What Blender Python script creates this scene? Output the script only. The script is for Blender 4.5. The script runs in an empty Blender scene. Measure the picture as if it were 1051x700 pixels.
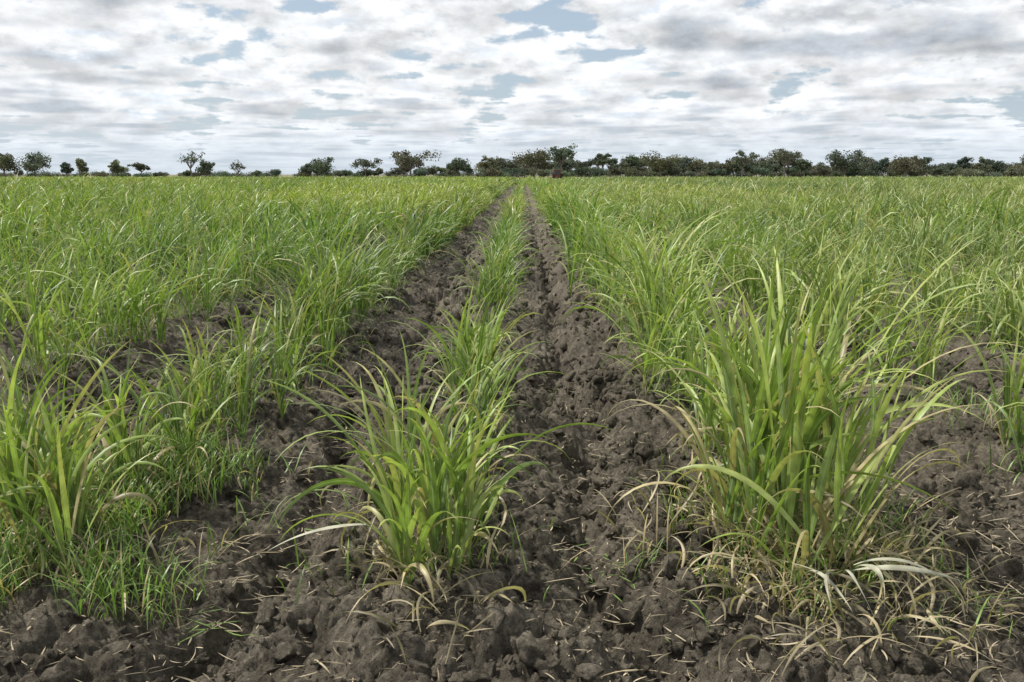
import bpy, math, random
import numpy as np
from mathutils import Vector, Matrix
random.seed(7)
R = np.random.default_rng(11)
scene = bpy.context.scene
D2R = math.radians

# ------------------------------------------------------------------ helpers
def hash2(ix, iy, seed):
    ix = ix.astype(np.int64); iy = iy.astype(np.int64)
    h = (ix * 374761393 + iy * 668265263 + seed * 974634777) & 0xffffffff
    h = ((h ^ (h >> 13)) * 1274126177) & 0xffffffff
    h = ((h ^ (h >> 16)) * 2246822519) & 0xffffffff
    h = h ^ (h >> 15)
    return (h & 0xffffff) / float(0xffffff)

def vnoise(x, y, seed=0):
    xi = np.floor(x); yi = np.floor(y)
    fx = x - xi; fy = y - yi
    fx = fx * fx * (3 - 2 * fx); fy = fy * fy * (3 - 2 * fy)
    a = hash2(xi, yi, seed); b = hash2(xi + 1, yi, seed)
    c = hash2(xi, yi + 1, seed); d = hash2(xi + 1, yi + 1, seed)
    return (a * (1 - fx) + b * fx) * (1 - fy) + (c * (1 - fx) + d * fx) * fy

def fbm(x, y, seed=0, oct=4, rough=0.5):
    s = 0; a = 1; t = 0
    for i in range(oct):
        s = s + a * vnoise(x * 2 ** i + i * 17.3, y * 2 ** i - i * 9.1, seed + i)
        t += a; a *= rough
    return s / t

def domes(x, y, seed):
    xi = np.floor(x); yi = np.floor(y)
    best = np.zeros_like(x)
    for dx in (-1, 0, 1):
        for dy in (-1, 0, 1):
            cx = xi + dx; cy = yi + dy
            px = cx + hash2(cx, cy, seed); py = cy + hash2(cx, cy, seed + 5)
            r = 0.25 + 0.6 * hash2(cx, cy, seed + 9) ** 1.6
            d2 = ((x - px) ** 2 + (y - py) ** 2) / (r * r)
            h = np.sqrt(np.clip(1 - d2, 0, 1)) * r
            best = np.maximum(best, h)
    return best

def build_mesh(name, V, F, smooth=True, mat=None, attrs=None, mats=None, midx=None):
    me = bpy.data.meshes.new(name)
    n = len(V); m, k = F.shape
    me.vertices.add(n); me.vertices.foreach_set("co", np.ascontiguousarray(V, dtype=np.float32).ravel())
    me.loops.add(m * k); me.loops.foreach_set("vertex_index", np.ascontiguousarray(F, dtype=np.int32).ravel())
    me.polygons.add(m); me.polygons.foreach_set("loop_start", np.arange(0, m * k, k, dtype=np.int32))
    me.update(calc_edges=True)
    me.polygons.foreach_set("use_smooth", np.full(m, smooth, dtype=bool))
    if attrs:
        for an, arr in attrs.items():
            if arr.ndim == 2:
                at = me.attributes.new(an, 'FLOAT_COLOR', 'POINT')
                c = np.ones((n, 4), dtype=np.float32); c[:, :3] = arr
                at.data.foreach_set("color", c.ravel())
            else:
                at = me.attributes.new(an, 'FLOAT', 'POINT')
                at.data.foreach_set("value", arr.astype(np.float32))
    if mat: me.materials.append(mat)
    if mats:
        for q in mats: me.materials.append(q)
        me.polygons.foreach_set("material_index", midx.astype(np.int32))
    me.update()
    ob = bpy.data.objects.new(name, me)
    scene.collection.objects.link(ob)
    return ob

class Acc:
    def __init__(s): s.V = []; s.F = []; s.C = []; s.U = []; s.n = 0
    def add(s, V, F, C, U):
        s.V.append(V); s.F.append(F + s.n); s.C.append(C); s.U.append(U); s.n += len(V)
    def obj(s, name, mat, smooth=True):
        return build_mesh(name, np.concatenate(s.V), np.concatenate(s.F), smooth, mat,
                          {"col": np.concatenate(s.C), "u": np.concatenate(s.U)})

# ------------------------------------------------------------------ materials
def new_mat(name):
    m = bpy.data.materials.new(name); m.use_nodes = True
    nt = m.node_tree; nt.nodes.clear()
    return m, nt, nt.nodes, nt.links

def soil_material(name, clod=False):
    m, nt, N, L = new_mat(name)
    out = N.new("ShaderNodeOutputMaterial"); p = N.new("ShaderNodeBsdfPrincipled")
    p.inputs["Roughness"].default_value = 0.93
    p.inputs["Specular IOR Level"].default_value = 0.2
    g = N.new("ShaderNodeNewGeometry")
    n1 = N.new("ShaderNodeTexNoise"); n1.inputs["Scale"].default_value = 2.3; n1.inputs["Detail"].default_value = 5; n1.inputs["Roughness"].default_value = 0.65
    n2 = N.new("ShaderNodeTexNoise"); n2.inputs["Scale"].default_value = 38; n2.inputs["Detail"].default_value = 5; n2.inputs["Roughness"].default_value = 0.7
    n3 = N.new("ShaderNodeTexNoise"); n3.inputs["Scale"].default_value = 210; n3.inputs["Detail"].default_value = 3; n3.inputs["Roughness"].default_value = 0.7
    for q in (n1, n2, n3): L.new(g.outputs["Position"], q.inputs["Vector"])
    a = N.new("ShaderNodeMath"); a.operation = 'ADD'; L.new(n1.outputs[0], a.inputs[0]); L.new(n2.outputs[0], a.inputs[1])
    b = N.new("ShaderNodeMath"); b.operation = 'MULTIPLY'; b.inputs[1].default_value = 0.5; L.new(a.outputs[0], b.inputs[0])
    r = N.new("ShaderNodeValToRGB")
    e = r.color_ramp.elements
    e[0].position = 0.37; e[0].color = (0.042, 0.036, 0.028, 1)
    e[1].position = 0.64; e[1].color = (0.250, 0.220, 0.172, 1)
    q = e.new(0.5); q.color = (0.110, 0.095, 0.073, 1)
    L.new(b.outputs[0], r.inputs[0])
    mx = N.new("ShaderNodeMix"); mx.data_type = 'RGBA'; mx.blend_type = 'OVERLAY'; mx.inputs[0].default_value = 0.6
    L.new(r.outputs[0], mx.inputs[6])
    gr = N.new("ShaderNodeValToRGB"); gr.color_ramp.elements[0].position = 0.3; gr.color_ramp.elements[0].color = (0.3, 0.3, 0.3, 1)
    gr.color_ramp.elements[1].position = 0.7; gr.color_ramp.elements[1].color = (0.72, 0.71, 0.68, 1)
    L.new(n3.outputs[0], gr.inputs[0]); L.new(gr.outputs[0], mx.inputs[7])
    last = mx.outputs[2]
    if not clod:
        sx = N.new("ShaderNodeSeparateXYZ"); L.new(g.outputs["Position"], sx.inputs[0])
        n4 = N.new("ShaderNodeTexNoise"); n4.inputs["Scale"].default_value = 0.03; L.new(g.outputs["Position"], n4.inputs["Vector"])
        mr = N.new("ShaderNodeMapRange"); mr.inputs[1].default_value = 252; mr.inputs[2].default_value = 262
        L.new(sx.outputs[1], mr.inputs[0])
        r4 = N.new("ShaderNodeValToRGB"); r4.color_ramp.elements[0].position = 0.4; r4.color_ramp.elements[0].color = (0.10, 0.12, 0.05, 1)
        r4.color_ramp.elements[1].position = 0.6; r4.color_ramp.elements[1].color = (0.24, 0.20, 0.12, 1)
        L.new(n4.outputs[0], r4.inputs[0])
        m2 = N.new("ShaderNodeMix"); m2.data_type = 'RGBA'
        L.new(mr.outputs[0], m2.inputs[0]); L.new(last, m2.inputs[6]); L.new(r4.outputs[0], m2.inputs[7])
        last = m2.outputs[2]
    L.new(last, p.inputs["Base Color"])
    b1 = N.new("ShaderNodeBump"); b1.inputs["Strength"].default_value = 1.0; b1.inputs["Distance"].default_value = 0.022
    b2 = N.new("ShaderNodeBump"); b2.inputs["Strength"].default_value = 1.0; b2.inputs["Distance"].default_value = 0.006
    L.new(n2.outputs[0], b1.inputs["Height"]); L.new(n3.outputs[0], b2.inputs["Height"]); L.new(b1.outputs[0], b2.inputs["Normal"])
    L.new(b2.outputs[0], p.inputs["Normal"])
    L.new(p.outputs[0], out.inputs[0])
    return m

def leaf_material(name, trans=0.3, rough=0.42, spec=0.42):
    m, nt, N, L = new_mat(name)
    out = N.new("ShaderNodeOutputMaterial"); p = N.new("ShaderNodeBsdfPrincipled")
    p.inputs["Roughness"].default_value = rough; p.inputs["Specular IOR Level"].default_value = spec
    at = N.new("ShaderNodeAttribute"); at.attribute_name = "col"
    au = N.new("ShaderNodeAttribute"); au.attribute_name = "u"
    ab = N.new("ShaderNodeMath"); ab.operation = 'ABSOLUTE'; L.new(au.outputs["Fac"], ab.inputs[0])
    mr = N.new("ShaderNodeMapRange"); mr.inputs[1].default_value = 0.22; mr.inputs[2].default_value = 0.08
    mr.inputs[3].default_value = 0; mr.inputs[4].default_value = 0.5
    L.new(ab.outputs[0], mr.inputs[0])
    mx = N.new("ShaderNodeMix"); mx.data_type = 'RGBA'; L.new(mr.outputs[0], mx.inputs[0]); L.new(at.outputs["Color"], mx.inputs[6])
    mx.inputs[7].default_value = (0.38, 0.47, 0.27, 1)
    g = N.new("ShaderNodeNewGeometry")
    n = N.new("ShaderNodeTexNoise"); n.inputs["Scale"].default_value = 14; n.inputs["Detail"].default_value = 2
    L.new(g.outputs["Position"], n.inputs["Vector"])
    hr = N.new("ShaderNodeMapRange"); hr.inputs[1].default_value = 0.3; hr.inputs[2].default_value = 0.7; hr.inputs[3].default_value = 0.72; hr.inputs[4].default_value = 1.28
    L.new(n.outputs[0], hr.inputs[0])
    sc = N.new("ShaderNodeVectorMath"); sc.operation = 'SCALE'; L.new(mx.outputs[2], sc.inputs[0]); L.new(hr.outputs[0], sc.inputs["Scale"])
    L.new(sc.outputs[0], p.inputs["Base Color"])
    t = N.new("ShaderNodeBsdfTranslucent")
    tc = N.new("ShaderNodeVectorMath"); tc.operation = 'MULTIPLY'; tc.inputs[1].default_value = (1.2, 1.4, 0.6)
    L.new(sc.outputs[0], tc.inputs[0]); L.new(tc.outputs[0], t.inputs[0])
    ms = N.new("ShaderNodeMixShader"); ms.inputs[0].default_value = trans
    L.new(p.outputs[0], ms.inputs[1]); L.new(t.outputs[0], ms.inputs[2]); L.new(ms.outputs[0], out.inputs[0])
    return m

def plain(name, col, rough=0.6, metal=0.0, noise=0.25):
    m, nt, N, L = new_mat(name)
    out = N.new("ShaderNodeOutputMaterial"); p = N.new("ShaderNodeBsdfPrincipled")
    p.inputs["Roughness"].default_value = rough; p.inputs["Metallic"].default_value = metal
    tc = N.new("ShaderNodeTexCoord"); n = N.new("ShaderNodeTexNoise"); n.inputs["Scale"].default_value = 6
    L.new(tc.outputs["Object"], n.inputs["Vector"])
    r = N.new("ShaderNodeValToRGB")
    r.color_ramp.elements[0].position = 0.3; r.color_ramp.elements[0].color = tuple(c * (1 - noise) for c in col) + (1,)
    r.color_ramp.elements[1].position = 0.7; r.color_ramp.elements[1].color = tuple(c * (1 + noise) for c in col) + (1,)
    L.new(n.outputs[0], r.inputs[0]); L.new(r.outputs[0], p.inputs["Base Color"]); L.new(p.outputs[0], out.inputs[0])
    return m

M_soil = soil_material("soil")
M_clod = soil_material("soil_clod", True)
M_leaf = leaf_material("cane_leaf", 0.29)
M_dry = leaf_material("dry_straw", 0.12, 0.8, 0.15)
M_tree = leaf_material("tree_foliage", 0.2, 0.7, 0.2)
M_bark = plain("bark", (0.16, 0.145, 0.13), 0.9)

# ------------------------------------------------------------------ terrain
rows = [-0.32, -1.84, -3.62]
x = -3.62
while x > -190: x -= 1.5; rows.append(x)
x = 1.18; rows.append(x); x = 2.82; rows.append(x)
while x < 190: x += 1.5; rows.append(x)
rows = np.array(sorted(rows))

def rowdist(x):
    i = np.clip(np.searchsorted(rows, x), 1, len(rows) - 1)
    return np.minimum(np.abs(x - rows[i - 1]), np.abs(rows[i] - x))

def H(x, y, fine=True):
    wob = (vnoise(x * 0 + 3.3, y * 0.9, 41) - 0.5) * 0.34
    dr = rowdist(x)
    h = 0.055 * np.cos(np.clip(dr / 0.75, 0, 1) * math.pi)
    h = h - 0.17 * np.exp(-((x - 0.36 - wob) / 0.09) ** 2) * (0.30 + 1.1 * vnoise(x * 0, y * 2.2, 77))
    h = h - 0.16 * np.exp(-((x + 1.08 + wob) / 0.09) ** 2) * (0.30 + 1.1 * vnoise(x * 0, y * 2.3, 78))
    h = h + 0.07 * np.exp(-((x - 0.60 - wob) / 0.12) ** 2) + 0.06 * np.exp(-((x + 0.80 + wob) / 0.13) ** 2)
    h = h + 0.14 * (fbm(x * 2.2, y * 2.2, 3, 4, 0.55) - 0.5)
    if fine:
        wx = x + 0.10 * (fbm(x * 9, y * 9, 21, 4, 0.65) - 0.5); wy = y + 0.10 * (fbm(x * 9, y * 9, 25, 4, 0.65) - 0.5)
        msk = np.clip(fbm(x * 1.7, y * 1.7, 60, 3) * 2.6 - 0.7, 0.2, 1)
        h = h + 0.13 * msk * domes(wx / 0.17, wy / 0.17, 100)
        h = h + 0.060 * domes(wx / 0.085, wy / 0.085, 200)
        h = h + 0.034 * domes(wx / 0.042, wy / 0.042, 300) - 0.055
        h = h + 0.045 * (fbm(x * 24, y * 24, 400, 3, 0.7) - 0.5)
    return h

def axis(near0, near1, step, far, growth, maxstep=1e9):
    a = list(np.arange(near0, near1, step)); s = step
    while a[-1] < far:
        s = min(s * growth, maxstep); a.append(a[-1] + s)
    return np.array(a)
xs_p = axis(0, 2.6, 0.011, 3000, 1.023)
XS = np.concatenate([-xs_p[::-1][:-1], xs_p])
yp = axis(1.9, 4.4, 0.0105, 5000, 1.011, 60)
yn = 1.9 - axis(0, 0.2, 0.08, 40, 1.15)[::-1]
YS = np.concatenate([yn[:-1], yp])
GX, GY = np.meshgrid(XS, YS)
gx = GX.ravel(); gy = GY.ravel()
dist = np.hypot(gx, gy)
hz = H(gx, gy)
fade = np.clip(1 - (dist - 60) / 120, 0, 1)
hz = hz * fade
nx, ny = len(XS), len(YS)
idx = np.arange(nx * ny).reshape(ny, nx)
F = np.stack([idx[:-1, :-1], idx[:-1, 1:], idx[1:, 1:], idx[1:, :-1]], -1).reshape(-1, 4)
build_mesh("ground", np.stack([gx, gy, hz], -1), F, True, M_soil)

# ------------------------------------------------------------------ clods
import bmesh
def ico(sub):
    bm = bmesh.new(); bmesh.ops.create_icosphere(bm, subdivisions=sub, radius=1)
    V = np.array([v.co[:] for v in bm.verts]); F = np.array([[v.index for v in f.verts] for f in bm.faces]); bm.free()
    return V, F
def clod_variant(sub, seed):
    V, F = ico(sub)
    rr = np.random.default_rng(seed)
    out = V.copy()
    for k in range(8):
        n = rr.normal(size=3); n /= np.linalg.norm(n)
        d = rr.uniform(0.4, 0.85)
        s = out @ n - d
        out = out - np.outer(np.clip(s, 0, None) * 0.95, n)
    nz = (fbm(out[:, 0] * 2.2 + out[:, 2] * 2.1 + 50, out[:, 1] * 2.2 + out[:, 2] * 1.7 + 50, seed, 4, 0.75) - 0.5)
    nz2 = hash2(np.arange(len(out)), np.arange(len(out)) * 3, seed) - 0.5
    out = out * (1 + 1.1 * nz + 0.10 * nz2)[:, None]
    return out, F
def rand_rot(n):
    q = R.normal(size=(n, 4)); q /= np.linalg.norm(q, axis=1)[:, None]
    w, x, y, z = q.T
    return np.stack([np.stack([1 - 2 * (y * y + z * z), 2 * (x * y - z * w), 2 * (x * z + y * w)], -1),
                     np.stack([2 * (x * y + z * w), 1 - 2 * (x * x + z * z), 2 * (y * z - x * w)], -1),
                     np.stack([2 * (x * z - y * w), 2 * (y * z + x * w), 1 - 2 * (x * x + y * y)], -1)], 1)
def clod_set(n, sub, rmin, rmax, x0, x1, y0, y1, pw, variants=18, ypow=1.0):
    Vs, Fs, off = [], [], 0
    px = R.uniform(x0, x1, n * 2); py = y0 + (y1 - y0) * R.uniform(0, 1, n * 2) ** ypow
    keep = R.uniform(size=n * 2) < np.clip(fbm(px * 1.7, py * 1.7, 60, 3) * 2.4 - 0.6, 0.1, 1)
    px = px[keep][:n]; py = py[keep][:n]; n = len(px)
    r = rmin + (rmax - rmin) * R.uniform(0, 1, n) ** pw
    pz = H(px, py) + r * R.uniform(-0.45, 0.30, n)
    rot = rand_rot(n)
    scl = np.stack([r * R.uniform(0.8, 1.4, n), r * R.uniform(0.7, 1.1, n), r * R.uniform(0.55, 0.95, n)], -1)
    vid = R.integers(0, variants, n)
    for v in range(variants):
        sel = np.where(vid == v)[0]
        if not len(sel): continue
        BV, BF = clod_variant(sub, 900 + v * 7)
        W = BV[None] * scl[sel][:, None, :]
        W = np.einsum('nij,nkj->nki', rot[sel], W)
        W = W + np.stack([px[sel], py[sel], pz[sel]], -1)[:, None, :]
        k = len(BV)
        Fq = BF[None] + (np.arange(len(sel)) * k)[:, None, None]
        Vs.append(W.reshape(-1, 3)); Fs.append(Fq.reshape(-1, 3) + off); off += len(sel) * k
    return np.concatenate(Vs), np.concatenate(Fs)
A = clod_set(3000, 3, 0.014, 0.070, -3.2, 3.4, 1.9, 6.5, 2.5, ypow=1.3)
B = clod_set(19000, 2, 0.004, 0.018, -3.2, 3.4, 1.9, 7.5, 1.8, ypow=1.3)
C = clod_set(6500, 2, 0.018, 0.075, -4, 4, 6, 26, 2.0, ypow=1.3)
V = np.concatenate([A[0], B[0], C[0]]); F = np.concatenate([A[1], B[1] + len(A[0]), C[1] + len(A[0]) + len(B[0])])
build_mesh("soil_clods", V, F, True, M_clod)

# ------------------------------------------------------------------ blades
def blades(base, az, th0, th1, L, W, seg, cb, ct, vfold=True, pw=1.6, azd=0.0, tw=0.0, wprof=2.6):
    n = len(az)
    s = np.linspace(0, 1, seg + 1)
    pw = np.broadcast_to(pw, (n,)); azd = np.broadcast_to(azd, (n,)); tw = np.broadcast_to(tw, (n,))
    th = th0[:, None] + th1[:, None] * s[None] ** pw[:, None]
    a = az[:, None] + azd[:, None] * s[None]
    d = np.stack([np.sin(th) * np.cos(a), np.sin(th) * np.sin(a), np.cos(th)], -1)
    mid = (d[:, 1:] + d[:, :-1]) * 0.5 * (L[:, None, None] / seg)
    P = np.concatenate([np.zeros((n, 1, 3)), np.cumsum(mid, 1)], 1) + base[:, None, :]
    side = np.stack([-np.sin(a), np.cos(a), np.zeros_like(a)], -1)
    nor = np.cross(d, side)
    t = tw[:, None] * s[None]
    sd = side * np.cos(t)[..., None] + nor * np.sin(t)[..., None]
    nr = nor * np.cos(t)[..., None] - side * np.sin(t)[..., None]
    wp = (0.30 + 0.70 * np.clip(s / 0.35, 0, 1)) * (1 - s ** wprof) + 0.02
    w = W[:, None] * wp[None] * 0.5
    if vfold:
        l = P - sd * w[..., None] + nr * (w * -0.35)[..., None]
        r = P + sd * w[..., None] + nr * (w * -0.35)[..., None]
        V = np.stack([l, P, r], 2)
        k = 3
        u = np.array([-1, 0, 1.0])
    else:
        V = np.stack([P - sd * w[..., None], P + sd * w[..., None]], 2)
        k = 2; u = np.array([-1, -0.6])
    V[..., 2] = np.maximum(V[..., 2], -0.02)
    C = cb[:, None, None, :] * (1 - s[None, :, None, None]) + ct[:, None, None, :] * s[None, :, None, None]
    C = np.broadcast_to(C, (n, seg + 1, k, 3))
    U = np.broadcast_to(u[None, None], (n, seg + 1, k))
    ii = (np.arange(n) * (seg + 1) * k)[:, None, None] + (np.arange(seg) * k)[None, :, None] + np.arange(k - 1)[None, None, :]
    Fq = np.stack([ii, ii + 1, ii + 1 + k, ii + k], -1).reshape(-1, 4)
    return V.reshape(-1, 3), Fq, C.reshape(-1, 3), U.reshape(-1)

def colour(n, x, y):
    t = R.uniform(0, 1, n)[:, None]
    dark = np.array([0.070, 0.130, 0.027]); mid = np.array([0.155, 0.250, 0.048]); lite = np.array([0.275, 0.365, 0.118])
    c = np.where(t < 0.5, dark + (mid - dark) * t * 2, mid + (lite - mid) * (t - 0.5) * 2)
    patch = (fbm(x * 0.12, y * 0.06, 500, 3) - 0.5)[:, None]
    c = c * (1 + patch * np.array([1.2, 0.7, 0.7]))
    right = np.clip((x - 1) / 4, 0, 1)[:, None]
    c = c * (1 - right) + right * (c * np.array([0.96, 0.94, 1.30]))
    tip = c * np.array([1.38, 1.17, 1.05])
    yel = (R.uniform(0, 1, n) < 0.13)[:, None]
    tip = np.where(yel, np.array([0.42, 0.36, 0.15]), tip)
    return c, tip

def cane(acc, xr, y0, y1, per_m, seg, wmul, hscale=1.0, spread=0.10, vfold=True, leaf_per=7, gap=0.3, dry=0.10, tint=1.0):
    nshoot = int(round((y1 - y0) * per_m / leaf_per))
    if nshoot < 1: return
    sy = R.uniform(y0, y1, nshoot)
    dens = fbm(np.full(nshoot, xr * 3.1), sy * 1.6, 610, 2)
    sy = sy[dens > gap]; nshoot = len(sy)
    if nshoot < 1: return
    sx = xr + R.normal(0, spread, nshoot)
    hs = hscale * (0.50 + 0.95 * fbm(np.full(nshoot, xr * 2.3), sy * 0.9, 620, 3)) * R.uniform(0.72, 1.22, nshoot)
    n = nshoot * leaf_per
    ix = np.repeat(np.arange(nshoot), leaf_per)
    plane = R.uniform(0, 2 * math.pi, nshoot)
    order = np.tile(np.arange(leaf_per), nshoot) / max(1, leaf_per - 1)
    az = plane[ix] + np.tile(np.arange(leaf_per), nshoot) * math.pi + R.normal(0, 0.5, n)
    bx = sx[ix] + R.normal(0, 0.012, n); by = sy[ix] + R.normal(0, 0.012, n)
    lean = R.normal(0, 0.09, n)
    bz = H(bx, by, False) * np.clip(1 - (by - 60) / 120, 0, 1) + 0.02 + 0.14 * order * hs[ix]
    az = np.arctan2(np.sin(az), np.cos(az) + 0.25)
    L = hs[ix] * (0.72 + 0.42 * np.sin(order * 2.6 + 0.3)) * R.uniform(0.75, 1.15, n)
    th0 = np.abs(0.32 * (1 - order) + lean + 0.07)
    th1 = (2.45 - 1.5 * order) * R.uniform(0.5, 1.3, n)
    W = R.uniform(0.013, 0.027, n) * wmul
    cb, ct = colour(n, bx, by)
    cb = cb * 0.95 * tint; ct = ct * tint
    dryl = (R.uniform(0, 1, n) < dry * (1.7 - order * 1.3))
    drc = np.array([0.42, 0.34, 0.18]) * R.uniform(0.6, 1.15, (n, 1))
    cb = np.where(dryl[:, None], drc, cb); ct = np.where(dryl[:, None], drc * 1.05, ct)
    th1 = np.where(dryl, th1 + 0.7, th1); L = np.where(dryl, L * 0.62, L); W = np.where(dryl, W * 0.6, W)
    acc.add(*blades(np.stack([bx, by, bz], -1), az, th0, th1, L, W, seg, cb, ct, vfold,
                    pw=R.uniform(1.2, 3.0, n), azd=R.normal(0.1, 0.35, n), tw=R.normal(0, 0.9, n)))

def fine_grass(acc, xc, xw, y0, y1, n, Lr=(0.06, 0.26), dry=0.15, seg=4):
    if n < 2: return
    bx = R.normal(xc, xw, n); by = R.uniform(y0, y1, n)
    keep = fbm(bx * 4, by * 4, 700, 2) > 0.42
    bx = bx[keep]; by = by[keep]; n = len(bx)
    if n < 2: return
    bz = H(bx, by, False) + 0.02
    az = R.uniform(0, 6.28, n)
    c = np.array([0.15, 0.235, 0.052]) * R.uniform(0.6, 1.5, (n, 1))
    d = R.uniform(0, 1, n) < dry
    c = np.where(d[:, None], np.array([0.40, 0.32, 0.17]) * R.uniform(0.6, 1.2, (n, 1)), c)
    acc.add(*blades(np.stack([bx, by, bz], -1), az, R.uniform(0.05, 0.6, n), R.uniform(0.3, 1.7, n), R.uniform(*Lr, n),
                    R.uniform(0.004, 0.009, n), seg, c, c * 1.2, False, pw=1.4))

near = Acc()
for xr in rows:
    centre = abs(xr + 0.32) < 0.1
    hs = 0.70 if centre else 0.90 * R.uniform(0.84, 1.14)
    leftrow = abs(xr + 1.84) < 0.1
    if leftrow: hs = 0.80
    sp = 0.13 if leftrow else 0.20
    tint = R.uniform(0.84, 1.14)
    if abs(xr) < 14:
        y0 = max(4.0 if xr > -3 and xr < 2 else 3.0, (abs(xr) - 3.2) / 0.62)
        if xr < -3 or xr > 2: y0 = max(y0, 3.6)
        if y0 < 13.5:
            if centre:
                cane(near, xr, y0 + 0.15, 7, 72, 10, 1.05, 0.66, 0.07, gap=0.38, dry=0.14)
                cane(near, xr, 7, 14, 80, 8, 1.1, 0.68, 0.08, gap=0.30)
            else:
                g0 = 7.0 if y0 < 7 else y0
                if y0 < 7: cane(near, xr, y0, 7, 104, 10, 1.10, hs * 0.96, 0.15, gap=0.38, tint=tint, dry=0.18 if xr > 0 else 0.12)
                cane(near, xr, g0, 14, 135, 9, 1.12, hs, sp, gap=0.26, tint=tint, dry=0.12)
            if y0 < 11.5: fine_grass(near, xr, 0.18, y0, 12, int((12 - y0) * (80 if centre else 190)))
    a = max(14.0, (abs(xr) - 5) / 0.62)
    if a < 39: cane(near, xr, a, 40, 52 if centre else 88, 5, 1.7, hs * (0.92 if centre else 1), 0.08 if centre else sp, False, gap=0.2, dry=0.07, tint=tint)
    a = max(40.0, (abs(xr) - 6) / 0.62)
    if a < 109: cane(near, xr, a, 110, 20 if centre else 28, 4, 3.0 if centre else 3.3, hs * (0.8 if centre or leftrow else 1), 0.09 if centre else sp, False, leaf_per=5, gap=0.15, dry=0.04, tint=tint)
    a = max(110.0, (abs(xr) - 8) / 0.62)
    if a < 248: cane(near, xr, a, 250, 7, 3, 8.0, hs, 0.28, False, leaf_per=4, gap=0.1, dry=0.03, tint=tint)
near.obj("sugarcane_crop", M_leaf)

def stool(name, cx, cy, rx, ry, nshoot, hmin, hmax, leaf_per, extra_dry, lowgrass, wmul=1.25, wind=0.3, lean_out=0.25, dryp=0.1, droop=1.0):
    acc = Acc()
    ang = R.uniform(0, 6.28, nshoot); rr = np.sqrt(R.uniform(0, 1, nshoot))
    sx = cx + rx * rr * np.cos(ang); sy = cy + ry * rr * np.sin(ang)
    hs = R.uniform(hmin, hmax, nshoot) * (1.05 - 0.25 * rr)
    n = nshoot * leaf_per; ix = np.repeat(np.arange(nshoot), leaf_per)
    order = np.tile(np.arange(leaf_per), nshoot) / (leaf_per - 1)
    plane = R.uniform(0, 6.28, nshoot)
    az = plane[ix] + np.tile(np.arange(leaf_per), nshoot) * math.pi + R.normal(0, 0.45, n)
    ox = (sx[ix] - cx) / rx; oy = (sy[ix] - cy) / ry
    az = np.arctan2(np.sin(az) + 0.5 * oy, np.cos(az) + 0.5 * ox + wind)
    bx = sx[ix] + R.normal(0, 0.01, n); by = sy[ix] + R.normal(0, 0.01, n)
    bz = H(bx, by, False) + 0.01 + 0.24 * order * hs[ix]
    L = hs[ix] * (0.70 + 0.44 * np.sin(order * 2.4 + 0.4)) * R.uniform(0.72, 1.22, n)
    th0 = np.abs(lean_out * (1 - order * 0.8) * rr[ix] + 0.14 * (1 - order) + R.normal(0.06, 0.10, n))
    th1 = (2.5 - 1.65 * order) * R.uniform(0.4, 1.35, n) * droop
    W = R.uniform(0.013, 0.025, n) * wmul
    cb, ct = colour(n, bx, by); ct = ct * 1.1
    cb = cb * 0.7 + 0.3 * np.array([0.24, 0.31, 0.14])
    dl = (R.uniform(0, 1, n) < dryp * (1.8 - 1.6 * order))[:, None]
    drc = np.array([0.44, 0.36, 0.19]) * R.uniform(0.6, 1.1, (n, 1))
    cb = np.where(dl, drc, cb); ct = np.where(dl, drc, ct); th1 = np.where(dl[:, 0], th1 + 0.6, th1)
    acc.add(*blades(np.stack([bx, by, bz], -1), az, th0, th1, L, W, 16, cb, ct, True, pw=R.uniform(1.3, 3.8, n),
                    azd=R.normal(0.05, 0.4, n), tw=R.normal(0, 1.0, n)))
    m = extra_dry
    bx = cx + R.normal(0, rx * 0.8, m); by = cy + R.normal(-0.12, ry * 0.7, m)
    c = np.array([0.46, 0.37, 0.23]) * R.uniform(0.4, 1.15, (m, 1))
    acc.add(*blades(np.stack([bx, by, H(bx, by, False) + 0.04], -1), R.uniform(0, 6.28, m), R.uniform(0.1, 0.9, m), R.uniform(0.9, 2.1, m),
                    R.uniform(0.10, 0.36, m), R.uniform(0.006, 0.016, m), 8, c, c * 1.1, True, pw=R.uniform(0.8, 1.5, m),
                    azd=R.normal(0, 1.2, m), tw=R.normal(0, 2.0, m)))
    fine_grass(acc, cx, rx * 0.95, cy - ry * 1.3, cy + ry, lowgrass, (0.07, 0.30), 0.25, 5)
    return acc.obj(name, M_leaf)
stool("sugarcane_plant", -0.37, 3.28, 0.18, 0.46, 19, 0.50, 0.84, 8, 150, 240, 1.35, 0.0, 0.3, 0.14, 0.95)
stool("sugarcane_plant", 1.14, 3.42, 0.32, 0.55, 26, 0.78, 1.16, 8, 620, 600, 1.45, 0.30, 0.42, 0.2, 0.85)
stool("sugarcane_plant", -2.0, 3.50, 0.40, 0.60, 22, 0.48, 0.82, 8, 130, 1800, 1.25, 0.1, 0.3, 0.12, 0.95)

w = Acc(); fine_grass(w, -1.75, 0.28, 2.7, 4.4, 2200, (0.05, 0.28), 0.12); fine_grass(w, 1.12, 0.25, 2.6, 4.0, 900, (0.05, 0.24), 0.4)
fine_grass(w, -2.4, 0.35, 2.8, 4.4, 1400, (0.05, 0.28), 0.12); fine_grass(w, -0.35, 0.12, 2.8, 3.5, 200, (0.05, 0.2), 0.2)
fine_grass(w, 0.45, 0.10, 3.1, 3.5, 50, (0.05, 0.14), 0.1)
w.obj("weed_grass", M_leaf)

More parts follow.
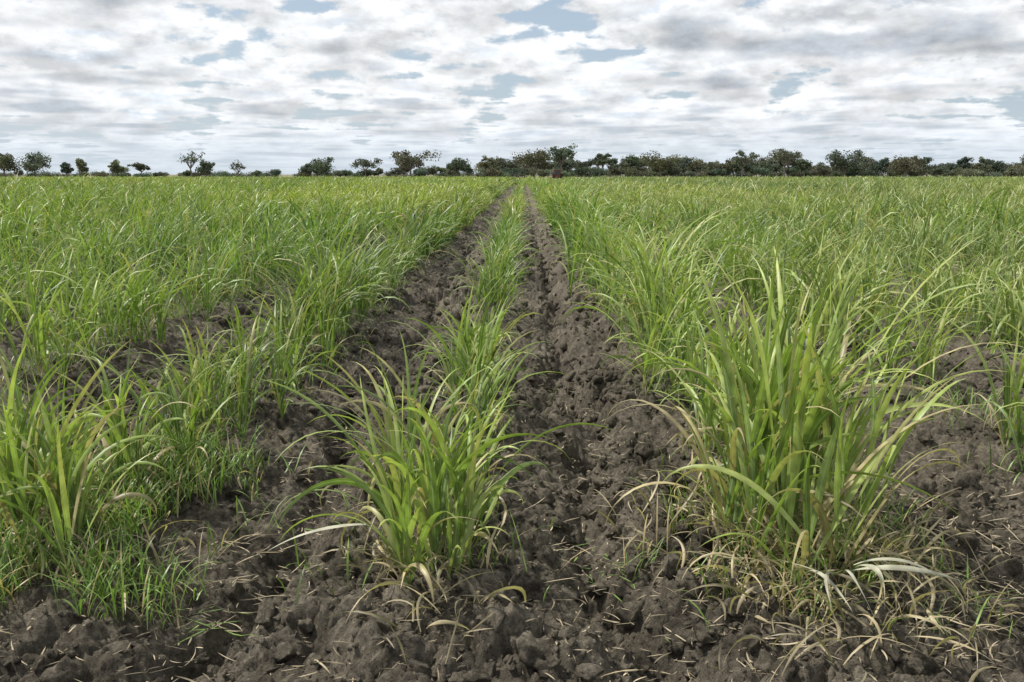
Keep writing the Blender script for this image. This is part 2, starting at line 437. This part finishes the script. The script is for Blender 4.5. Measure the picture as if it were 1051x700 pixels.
# ------------------------------------------------------------------ straw litter
acc = Acc()
n = 6500
bx = R.uniform(-3.2, 3.4, n); by = 1.9 + 6 * R.uniform(0, 1, n) ** 1.4
keep = R.uniform(size=n) < np.clip(fbm(bx * 2.2, by * 2.2, 800, 3) * 3 - 0.9, 0.14, 1)
bx = bx[keep]; by = by[keep]; n = len(bx)
bz = H(bx, by) + 0.008
c = np.array([0.40, 0.33, 0.22]) * R.uniform(0.25, 1.15, (n, 1))
acc.add(*blades(np.stack([bx, by, bz], -1), R.uniform(0, 6.28, n), R.uniform(1.3, 1.6, n), R.normal(0, 0.12, n),
                0.010 + 0.080 * R.uniform(0, 1, n) ** 2.4, R.uniform(0.0016, 0.005, n), 4, c, c, False, azd=R.normal(0, 0.3, n), wprof=8.0))
for (cx, cy, sx_, sy_, m) in [(1.10, 2.95, 0.33, 0.25, 700), (-0.32, 2.9, 0.22, 0.2, 130), (2.2, 3.5, 0.45, 0.4, 520), (0.25, 2.4, 0.25, 0.2, 60), (-1.7, 2.9, 0.4, 0.3, 120), (1.7, 3.9, 0.35, 0.6, 420), (-0.9, 2.3, 0.5, 0.2, 50), (2.0, 2.7, 0.4, 0.2, 150), (0.5, 4.5, 0.15, 0.9, 170), (-1.0, 4.3, 0.2, 0.9, 150), (0.25, 3.3, 0.2, 0.4, 90), (-1.1, 3.0, 0.2, 0.4, 70)]:
    bx = R.normal(cx, sx_, m); by = R.normal(cy, sy_, m); bz = H(bx, by) + R.uniform(0.006, 0.022, m)
    c = np.array([0.46, 0.385, 0.27]) * R.uniform(0.25, 1.1, (m, 1))
    acc.add(*blades(np.stack([bx, by, bz], -1), R.uniform(0, 6.28, m), R.uniform(1.25, 1.6, m), R.normal(0.03, 0.18, m),
                    0.025 + 0.13 * R.uniform(0, 1, m) ** 2.0, R.uniform(0.002, 0.0075, m), 6, c, c, False, azd=R.normal(0, 0.6, m), wprof=6.0, tw=R.normal(0, 1.2, m)))
acc.obj("straw_litter", M_dry)

def fallen(name, specs):
    a = Acc()
    for (bx, by, z, az, t0, t1, L_, W_, azd, tw) in specs:
        o = np.array([1.0])
        h = float(H(np.array([bx]), np.array([by]), False)[0]) + 0.03
        c = np.array([[0.50, 0.48, 0.38]]) * random.uniform(0.7, 1.05)
        a.add(*blades(np.array([[bx, by, h + z]]), o * az, o * t0, o * t1, o * L_, o * W_, 20, c, c * 1.05, True, pw=o * 0.9, azd=o * azd, tw=o * tw))
    return a.obj(name, M_dry)
fallen("fallen_cane_leaf", [(-0.60, 3.06, 0.20, 3.55, 1.35, 0.45, 0.40, 0.044, 0.5, 0.6)])
fallen("fallen_cane_leaf", [(1.08, 2.76, 0.15, 3.9, 0.9, 1.3, 0.28, 0.018, 0.9, 1.5), (1.12, 2.76, 0.15, 4.4, 0.9, 1.2, 0.34, 0.026, 0.4, -1.2),
      (1.14, 2.78, 0.14, 5.6, 1.0, 0.9, 0.36, 0.022, 0.5, 1.6), (1.06, 2.78, 0.14, 3.0, 1.1, 0.8, 0.24, 0.016, -0.6, 1.0),
      (1.15, 2.76, 0.16, 5.0, 0.8, 1.5, 0.32, 0.020, -0.7, 2.0), (1.0, 2.80, 0.14, 4.6, 0.7, 1.6, 0.32, 0.015, 0.6, 1.0),
      (1.16, 2.80, 0.15, 6.1, 1.0, 0.8, 0.28, 0.014, -0.9, 1.3)])

# ------------------------------------------------------------------ trees
def tube(p0, p1, r0, r1, k=6):
    p0 = np.array(p0, float); p1 = np.array(p1, float)
    d = p1 - p0; d /= np.linalg.norm(d) + 1e-9
    a = np.cross(d, [0.31, 0.77, 0.12]); a /= np.linalg.norm(a); b = np.cross(d, a)
    t = np.arange(k) / k * 2 * math.pi
    ring = np.cos(t)[:, None] * a + np.sin(t)[:, None] * b
    V = np.concatenate([p0 + ring * r0, p1 + ring * r1])
    F = np.array([[i, (i + 1) % k, k + (i + 1) % k, k + i] for i in range(k)])
    return V, F

def tree_geo(X, Y, h, w, kind, seed):
    r = np.random.default_rng(seed)
    wood = []; tips = []
    trunk_h = h * {"umbrella": 0.38, "round": 0.26, "bare": 0.32, "bush": 0.08}[kind]
    rad = h * 0.024 + 0.06
    top = np.array([X + r.normal(0, h * 0.03), Y, trunk_h])
    m = np.array([X + r.normal(0, h * 0.02), Y, trunk_h * 0.5])
    wood.append(tube((X, Y, -0.1), m, rad * 1.3, rad)); wood.append(tube(m, top, rad, rad * 0.8))
    nl = {"umbrella": 8, "round": 10, "bare": 9, "bush": 6}[kind]
    for i in range(nl):
        a = i / nl * 6.28 + r.uniform(-0.4, 0.4)
        rr = r.uniform(0.2, 1.0) * w * 0.42
        if kind == "umbrella": zt = h * r.uniform(0.62, 0.9)
        elif kind == "round": zt = trunk_h + (h * 0.92 - trunk_h) * r.uniform(0.2, 1) * (1.08 - (rr / (w * .42)) * 0.35)
        else: zt = h * r.uniform(0.5, 0.95)
        e = np.array([X + math.cos(a) * rr, Y + math.sin(a) * rr, zt])
        mid = top * 0.5 + e * 0.5 + r.normal(0, w * 0.03, 3); mid[2] += h * 0.02
        wood.append(tube(top, mid, rad * 0.6, rad * 0.35, 5)); wood.append(tube(mid, e, rad * 0.35, rad * 0.12, 5))
        tips.append(e)
        for j in range(3):
            s2 = mid + (e - mid) * r.uniform(0.1, 0.9)
            e2 = s2 + np.array([r.normal(0, w * 0.10), r.normal(0, w * 0.10), abs(r.normal(h * 0.05, h * 0.05))])
            e2[2] = min(e2[2], h)
            wood.append(tube(s2, e2, rad * 0.2, rad * 0.06, 4)); tips.append(e2)
            if kind == "bare":
                for q in range(3):
                    e3 = e2 + np.array([r.normal(0, w * 0.07), r.normal(0, w * 0.07), abs(r.normal(h * 0.04, h * 0.04))])
                    wood.append(tube(e2, e3, rad * 0.12, rad * 0.05, 4)); tips.append(e3)
    tips = np.array(tips)
    dens = {"umbrella": 46, "round": 60, "bare": 3, "bush": 50}[kind]
    nL = len(tips) * dens
    c = np.repeat(tips, dens, 0)
    s = w * {"umbrella": 0.15, "round": 0.17, "bare": 0.06, "bush": 0.2}[kind]
    cs = np.repeat(r.uniform(0.55, 1.2, len(tips)), dens)
    zsq = {"umbrella": 0.6, "round": 0.85, "bare": 0.8, "bush": 0.7}[kind]
    dirn = r.normal(0, 1, (nL, 3)); dirn /= np.linalg.norm(dirn, axis=1)[:, None]
    P = c + dirn * (r.uniform(0, 1, nL) ** 0.45)[:, None] * np.array([s, s, s * zsq]) * cs[:, None]
    P[:, 2] = np.clip(P[:, 2], 0.15, None)
    sz = r.uniform(0.16, 0.38, nL) * (0.7 + h / 22)
    u = r.normal(size=(nL, 3)); u /= np.linalg.norm(u, axis=1)[:, None]
    v = np.cross(u, r.normal(size=(nL, 3))); v /= np.linalg.norm(v, axis=1)[:, None]
    u *= sz[:, None]; v *= (sz * 0.7)[:, None]
    LV = np.stack([P - u, P - v, P + u, P + v], 1).reshape(-1, 3)
    LF = np.arange(nL * 4).reshape(nL, 4)
    base = np.array([0.102, 0.125, 0.088]) * r.uniform(0.65, 1.35) * np.array([r.uniform(0.9, 1.3), 1, r.uniform(0.9, 1.2)])  # foliage green paled and greyed: distance haze is painted into this colour
    tipc = np.repeat(r.uniform(0.6, 1.4, len(tips)), dens) * r.uniform(0.8, 1.2, nL)
    C = np.repeat(base[None] * tipc[:, None], 4, 0)
    return wood, (LV, LF, C)

def trees_obj(name, specs):
    Vs, Fs, Cs, Mi, off = [], [], [], [], 0
    for (X, Y, h, w, kind, seed) in specs:
        wood, (LV, LF, C) = tree_geo(X, Y, h, w, kind, seed)
        for V, F in wood:
            Vs.append(V); Fs.append(F + off); Cs.append(np.full((len(V), 3), 0.12)); Mi.append(np.zeros(len(F))); off += len(V)
        Vs.append(LV); Fs.append(LF + off); Cs.append(C); Mi.append(np.ones(len(LF))); off += len(LV)
    V = np.concatenate(Vs)
    return build_mesh(name, V, np.concatenate(Fs), False, None, {"col": np.concatenate(Cs), "u": np.full(len(V), -1.0)},
                      [M_bark, M_tree], np.concatenate(Mi))

PX = 876.0
def at(px, D): return (px - 537) / PX * D
def hh(p, D): return p / PX * D
singles = [
 (10, 152, 28, "round", 330), (42, 153, 36, "round", 330), (74, 164, 12, "round", 345), (89, 160, 14, "round", 340), (126, 162, 17, "round", 340), (150, 165, 20, "umbrella", 345),
 (201, 151, 28, "bare", 340), (216, 162, 20, "round", 335), (249, 164, 20, "bare", 345), (336, 159, 28, "round", 330), (378, 161, 30, "umbrella", 335),
 (424, 147, 36, "round", 325), (470, 158, 24, "round", 325), (519, 157, 20, "round", 340), (548, 151, 38, "round", 335), (576, 148, 30, "umbrella", 330),
 (676, 151, 34, "round", 320), (799, 150, 38, "umbrella", 315), (858, 151, 38, "round", 320), (920, 155, 32, "round", 315), (757, 154, 30, "umbrella", 325)]
for i, (px, ty, wp, kind, D) in enumerate(singles):
    trees_obj({"bare": "bare_tree", "umbrella": "umbrella_tree", "round": "broadleaf_tree"}[kind],
              [(at(px, D), D, hh(181 - ty, D) , hh(wp, D) * 1.1, kind, 50 + i)])
line = []
rr = random.Random(5)
def fill(x0, x1, step, tmin, tmax, wmin, wmax, D0, D1, kinds=("round", "umbrella", "bush")):
    x = x0
    while x < x1:
        D = rr.uniform(D0, D1)
        line.append((at(x, D), D, hh(rr.uniform(tmin, tmax), D), hh(rr.uniform(wmin, wmax), D), rr.choice(kinds), rr.randrange(9999)))
        x += step * rr.uniform(0.4, 1.8)
fill(-60, 320, 22, 3, 8, 10, 20, 360, 430, ("bush", "round"))
fill(320, 520, 11, 7, 15, 12, 22, 340, 400, ("bush", "round", "umbrella"))
fill(500, 660, 7, 14, 27, 14, 26, 335, 390, ("round", "umbrella"))
fill(640, 800, 7, 13, 26, 14, 28, 330, 390, ("round", "round", "umbrella"))
fill(780, 1130, 8, 12, 24, 14, 28, 330, 390, ("round", "round", "umbrella"))
fill(500, 1130, 11, 4, 12, 12, 26, 318, 335, ("bush",))
fill(500, 1130, 9, 9, 17, 14, 26, 400, 480, ("bush", "round"))
fill(-70, 1140, 16, 3, 5, 14, 26, 430, 520, ("bush",))
trees_obj("tree_line", line)

acc = Acc(); n = 22000
by = R.uniform(256, 320, n); bx = R.uniform(-0.68, 0.68, n) * by
c = np.array([0.28, 0.24, 0.13]) * R.uniform(0.5, 1.1, (n, 1)); gsel = R.uniform(size=n) < 0.45
c = np.where(gsel[:, None], np.array([0.11, 0.16, 0.06]) * R.uniform(0.7, 1.3, (n, 1)), c)
acc.add(*blades(np.stack([bx, by, np.zeros(n)], -1), R.uniform(0, 6.28, n), R.uniform(0, 0.4, n), R.uniform(0.2, 1, n), R.uniform(0.3, 0.9, n),
                R.uniform(0.15, 0.4, n), 3, c, c * 1.1, False))
acc.obj("dry_grass", M_dry)

# ------------------------------------------------------------------ tractor
M_red = plain("tractor_paint", (0.20, 0.045, 0.03), 0.5); M_blk = plain("tyre_rubber", (0.02, 0.02, 0.02), 0.9); M_gls = plain("cab_glass", (0.04, 0.05, 0.05), 0.1)
emp = bpy.data.objects.new("tractor", None); scene.collection.objects.link(emp)
def part(name, kind, loc, dim, mat, rot=(0, 0, 0), bev=0.04):
    bm = bmesh.new()
    if kind == 'box':
        bmesh.ops.create_cube(bm, size=1); bmesh.ops.scale(bm, vec=dim, verts=bm.verts)
        bmesh.ops.bevel(bm, geom=list(bm.edges), offset=min(bev, min(dim) * 0.3), segments=2, affect='EDGES')
    else:
        bmesh.ops.create_cone(bm, cap_ends=True, segments=28, radius1=dim[0], radius2=dim[0], depth=dim[1])
        bmesh.ops.bevel(bm, geom=[e for e in bm.edges if len(e.link_faces) == 2 and abs(e.verts[0].co.z - e.verts[1].co.z) < 1e-5], offset=bev, segments=2, affect='EDGES')
    me = bpy.data.meshes.new(name); bm.to_mesh(me); bm.free(); me.materials.append(mat)
    o = bpy.data.objects.new(name, me); scene.collection.objects.link(o); o.parent = emp; o.location = loc; o.rotation_euler = rot
RY = (0, math.pi / 2, 0)
for i, sx_ in enumerate((-0.85, 0.85)):
    part("rear_wheel_%d" % i, 'cyl', (sx_, 0, 0.8), (0.8, 0.42), M_blk, RY, 0.07)
    part("rear_hub_%d" % i, 'cyl', (sx_, 0, 0.8), (0.36, 0.46), M_red, RY, 0.03)
    part("front_wheel_%d" % i, 'cyl', (sx_ * 0.85, 2.2, 0.5), (0.5, 0.3), M_blk, RY, 0.05)
    part("fender_%d" % i, 'box', (sx_, 0, 1.66), (0.5, 1.2, 0.08), M_red)
part("chassis", 'box', (0, 1.0, 0.85), (0.5, 2.8, 0.4), M_blk)
part("bonnet", 'box', (0, 1.75, 1.35), (0.7, 1.7, 0.6), M_red, bev=0.12)
part("cab", 'box', (0, 0.1, 1.85), (1.25, 1.3, 1.15), M_gls)
part("cab_base", 'box', (0, 0.1, 1.2), (1.2, 1.3, 0.5), M_red)
for i, (a, b) in enumerate([(-.62, -.55), (.62, -.55), (-.62, .75), (.62, .75)]):
    part("cab_pillar_%d" % i, 'box', (a, b, 1.85), (0.09, 0.09, 1.15), M_red, bev=0.01)
part("cab_roof", 'box', (0, 0.1, 2.5), (1.45, 1.5, 0.16), M_red)
part("exhaust", 'cyl', (0.3, 1.5, 2.0), (0.05, 0.9), M_blk, bev=0.01)
part("axle", 'cyl', (0, 2.2, 0.5), (0.09, 1.5), M_blk, RY, 0.01)
emp.location = (at(571, 190), 190, 0); emp.rotation_euler = (0, 0, 0.1)

# ------------------------------------------------------------------ sun + sky
SUN_EL, SUN_AZ = 58.0, -70.0
sun = bpy.data.lights.new("sun", 'SUN'); sun.energy = 5.0; sun.angle = D2R(2); sun.color = (1.0, 0.96, 0.88)
so = bpy.data.objects.new("sun", sun); scene.collection.objects.link(so)
dv = Vector((math.sin(D2R(SUN_AZ)) * math.cos(D2R(SUN_EL)), math.cos(D2R(SUN_AZ)) * math.cos(D2R(SUN_EL)), math.sin(D2R(SUN_EL))))
so.rotation_euler = dv.to_track_quat('Z', 'Y').to_euler()
so.location = dv * 50

wd = bpy.data.worlds.new("World"); scene.world = wd; wd.use_nodes = True
nt = wd.node_tree; N = nt.nodes; L = nt.links; N.clear()
out = N.new("ShaderNodeOutputWorld"); bg = N.new("ShaderNodeBackground"); bg.inputs[1].default_value = 0.104
sky = N.new("ShaderNodeTexSky"); sky.sky_type = 'NISHITA'; sky.sun_disc = False
sky.sun_elevation = D2R(SUN_EL); sky.sun_rotation = D2R(SUN_AZ); sky.dust_density = 2.0; sky.air_density = 1.0
tc = N.new("ShaderNodeTexCoord"); sep = N.new("ShaderNodeSeparateXYZ"); L.new(tc.outputs["Generated"], sep.inputs[0])
def M(op, a, b=None, c=None):
    n = N.new("ShaderNodeMath"); n.operation = op
    for i, v in enumerate((a, b, c)):
        if v is None: continue
        if isinstance(v, (int, float)): n.inputs[i].default_value = v
        else: L.new(v, n.inputs[i])
    return n.outputs[0]
def RGB(c):
    n = N.new("ShaderNodeCombineXYZ")
    for i in range(3): n.inputs[i].default_value = c[i] * 10
    return n.outputs[0]
def MIX(f, a, b):
    n = N.new("ShaderNodeMix"); n.data_type = 'VECTOR'
    L.new(f, n.inputs[0]); L.new(a, n.inputs[4]); L.new(b, n.inputs[5]); return n.outputs[1]
def SM(x, lo, hi, o0=0.0, o1=1.0):
    n = N.new("ShaderNodeMapRange"); n.interpolation_type = 'SMOOTHSTEP'
    L.new(x, n.inputs[0]); n.inputs[1].default_value = lo; n.inputs[2].default_value = hi
    n.inputs[3].default_value = o0; n.inputs[4].default_value = o1; return n.outputs[0]
z = M('MAXIMUM', sep.outputs[2], 0.0)
inv = M('DIVIDE', 1.0, M('ADD', z, 0.05))
dirxy = N.new("ShaderNodeCombineXYZ"); L.new(sep.outputs[0], dirxy.inputs[0]); L.new(sep.outputs[1], dirxy.inputs[1])
def puffnoise(off):
    vm = N.new("ShaderNodeVectorMath"); vm.operation = 'MULTIPLY_ADD'; L.new(tc.outputs["Generated"], vm.inputs[0]); vm.inputs[1].default_value = (1, 1, 2.1); vm.inputs[2].default_value = (0, 0, off)
    dn = N.new("ShaderNodeTexNoise"); dn.inputs["Scale"].default_value = 13; dn.inputs["Detail"].default_value = 5; dn.inputs["Roughness"].default_value = 0.58
    L.new(vm.outputs[0], dn.inputs["Vector"]); return dn.outputs[0]
d0 = puffnoise(0.0); d1 = puffnoise(0.026)
puff = M('MULTIPLY', M('SUBTRACT', d0, 0.5), 0.85)
lit = M('ADD', M('MULTIPLY', M('SUBTRACT', d0, d1), 1.8), 1.02)
lit = M('MINIMUM', M('MAXIMUM', lit, 0.74), 1.25)
cur = MIX(SM(z, 0.0, 0.35, 0.6, 0.4), sky.outputs[0], RGB((0.58, 0.70, 0.82)))
layers = [(1.50, 0.52, 0.93, 0.94), (1.33, 0.495, 0.93, 0.87), (1.15, 0.485, 0.92, 0.72), (1.0, 0.50, 0.88, 0.52)]
for (alt, th, ce, cc) in layers:
    sc = N.new("ShaderNodeVectorMath"); sc.operation = 'SCALE'; L.new(dirxy.outputs[0], sc.inputs[0]); L.new(M('MULTIPLY', inv, alt), sc.inputs["Scale"])
    ad = N.new("ShaderNodeVectorMath"); ad.operation = 'ADD'; L.new(sc.outputs[0], ad.inputs[0]); ad.inputs[1].default_value = (3.7, 11.3, alt * 0.8)
    no = N.new("ShaderNodeTexNoise"); no.inputs["Scale"].default_value = 0.95; no.inputs["Detail"].default_value = 2; no.inputs["Roughness"].default_value = 0.5
    L.new(ad.outputs[0], no.inputs["Vector"])
    dd = M('ADD', no.outputs[0], puff)
    f = SM(dd, th - 0.06, th + 0.05, 0.0, 0.95)
    core = SM(dd, th + 0.01, th + 0.24)
    col = MIX(core, RGB((ce * 0.97, ce * 0.985, ce)), RGB((cc * 0.89, cc * 0.97, cc * 1.07)))
    cv = N.new("ShaderNodeVectorMath"); cv.operation = 'SCALE'; L.new(col, cv.inputs[0]); L.new(lit, cv.inputs["Scale"])
    cur = MIX(f, cur, cv.outputs[0])
cur = MIX(SM(z, 0.0, 0.085, 0.75, 0.0), cur, RGB((0.62, 0.71, 0.80)))
L.new(cur, bg.inputs[0]); L.new(bg.outputs[0], out.inputs[0])

# ------------------------------------------------------------------ camera
cam = bpy.data.cameras.new("camera"); co = bpy.data.objects.new("camera", cam); scene.collection.objects.link(co)
cam.sensor_width = 36; cam.lens = 30; cam.clip_end = 8000; cam.clip_start = 0.05
co.location = (0, 0, 1.56)
co.rotation_euler = (D2R(90 - 11.05), 0, D2R(0.75))
scene.camera = co
scene.view_settings.view_transform = 'Standard'; scene.view_settings.look = 'None'; scene.view_settings.exposure = 0
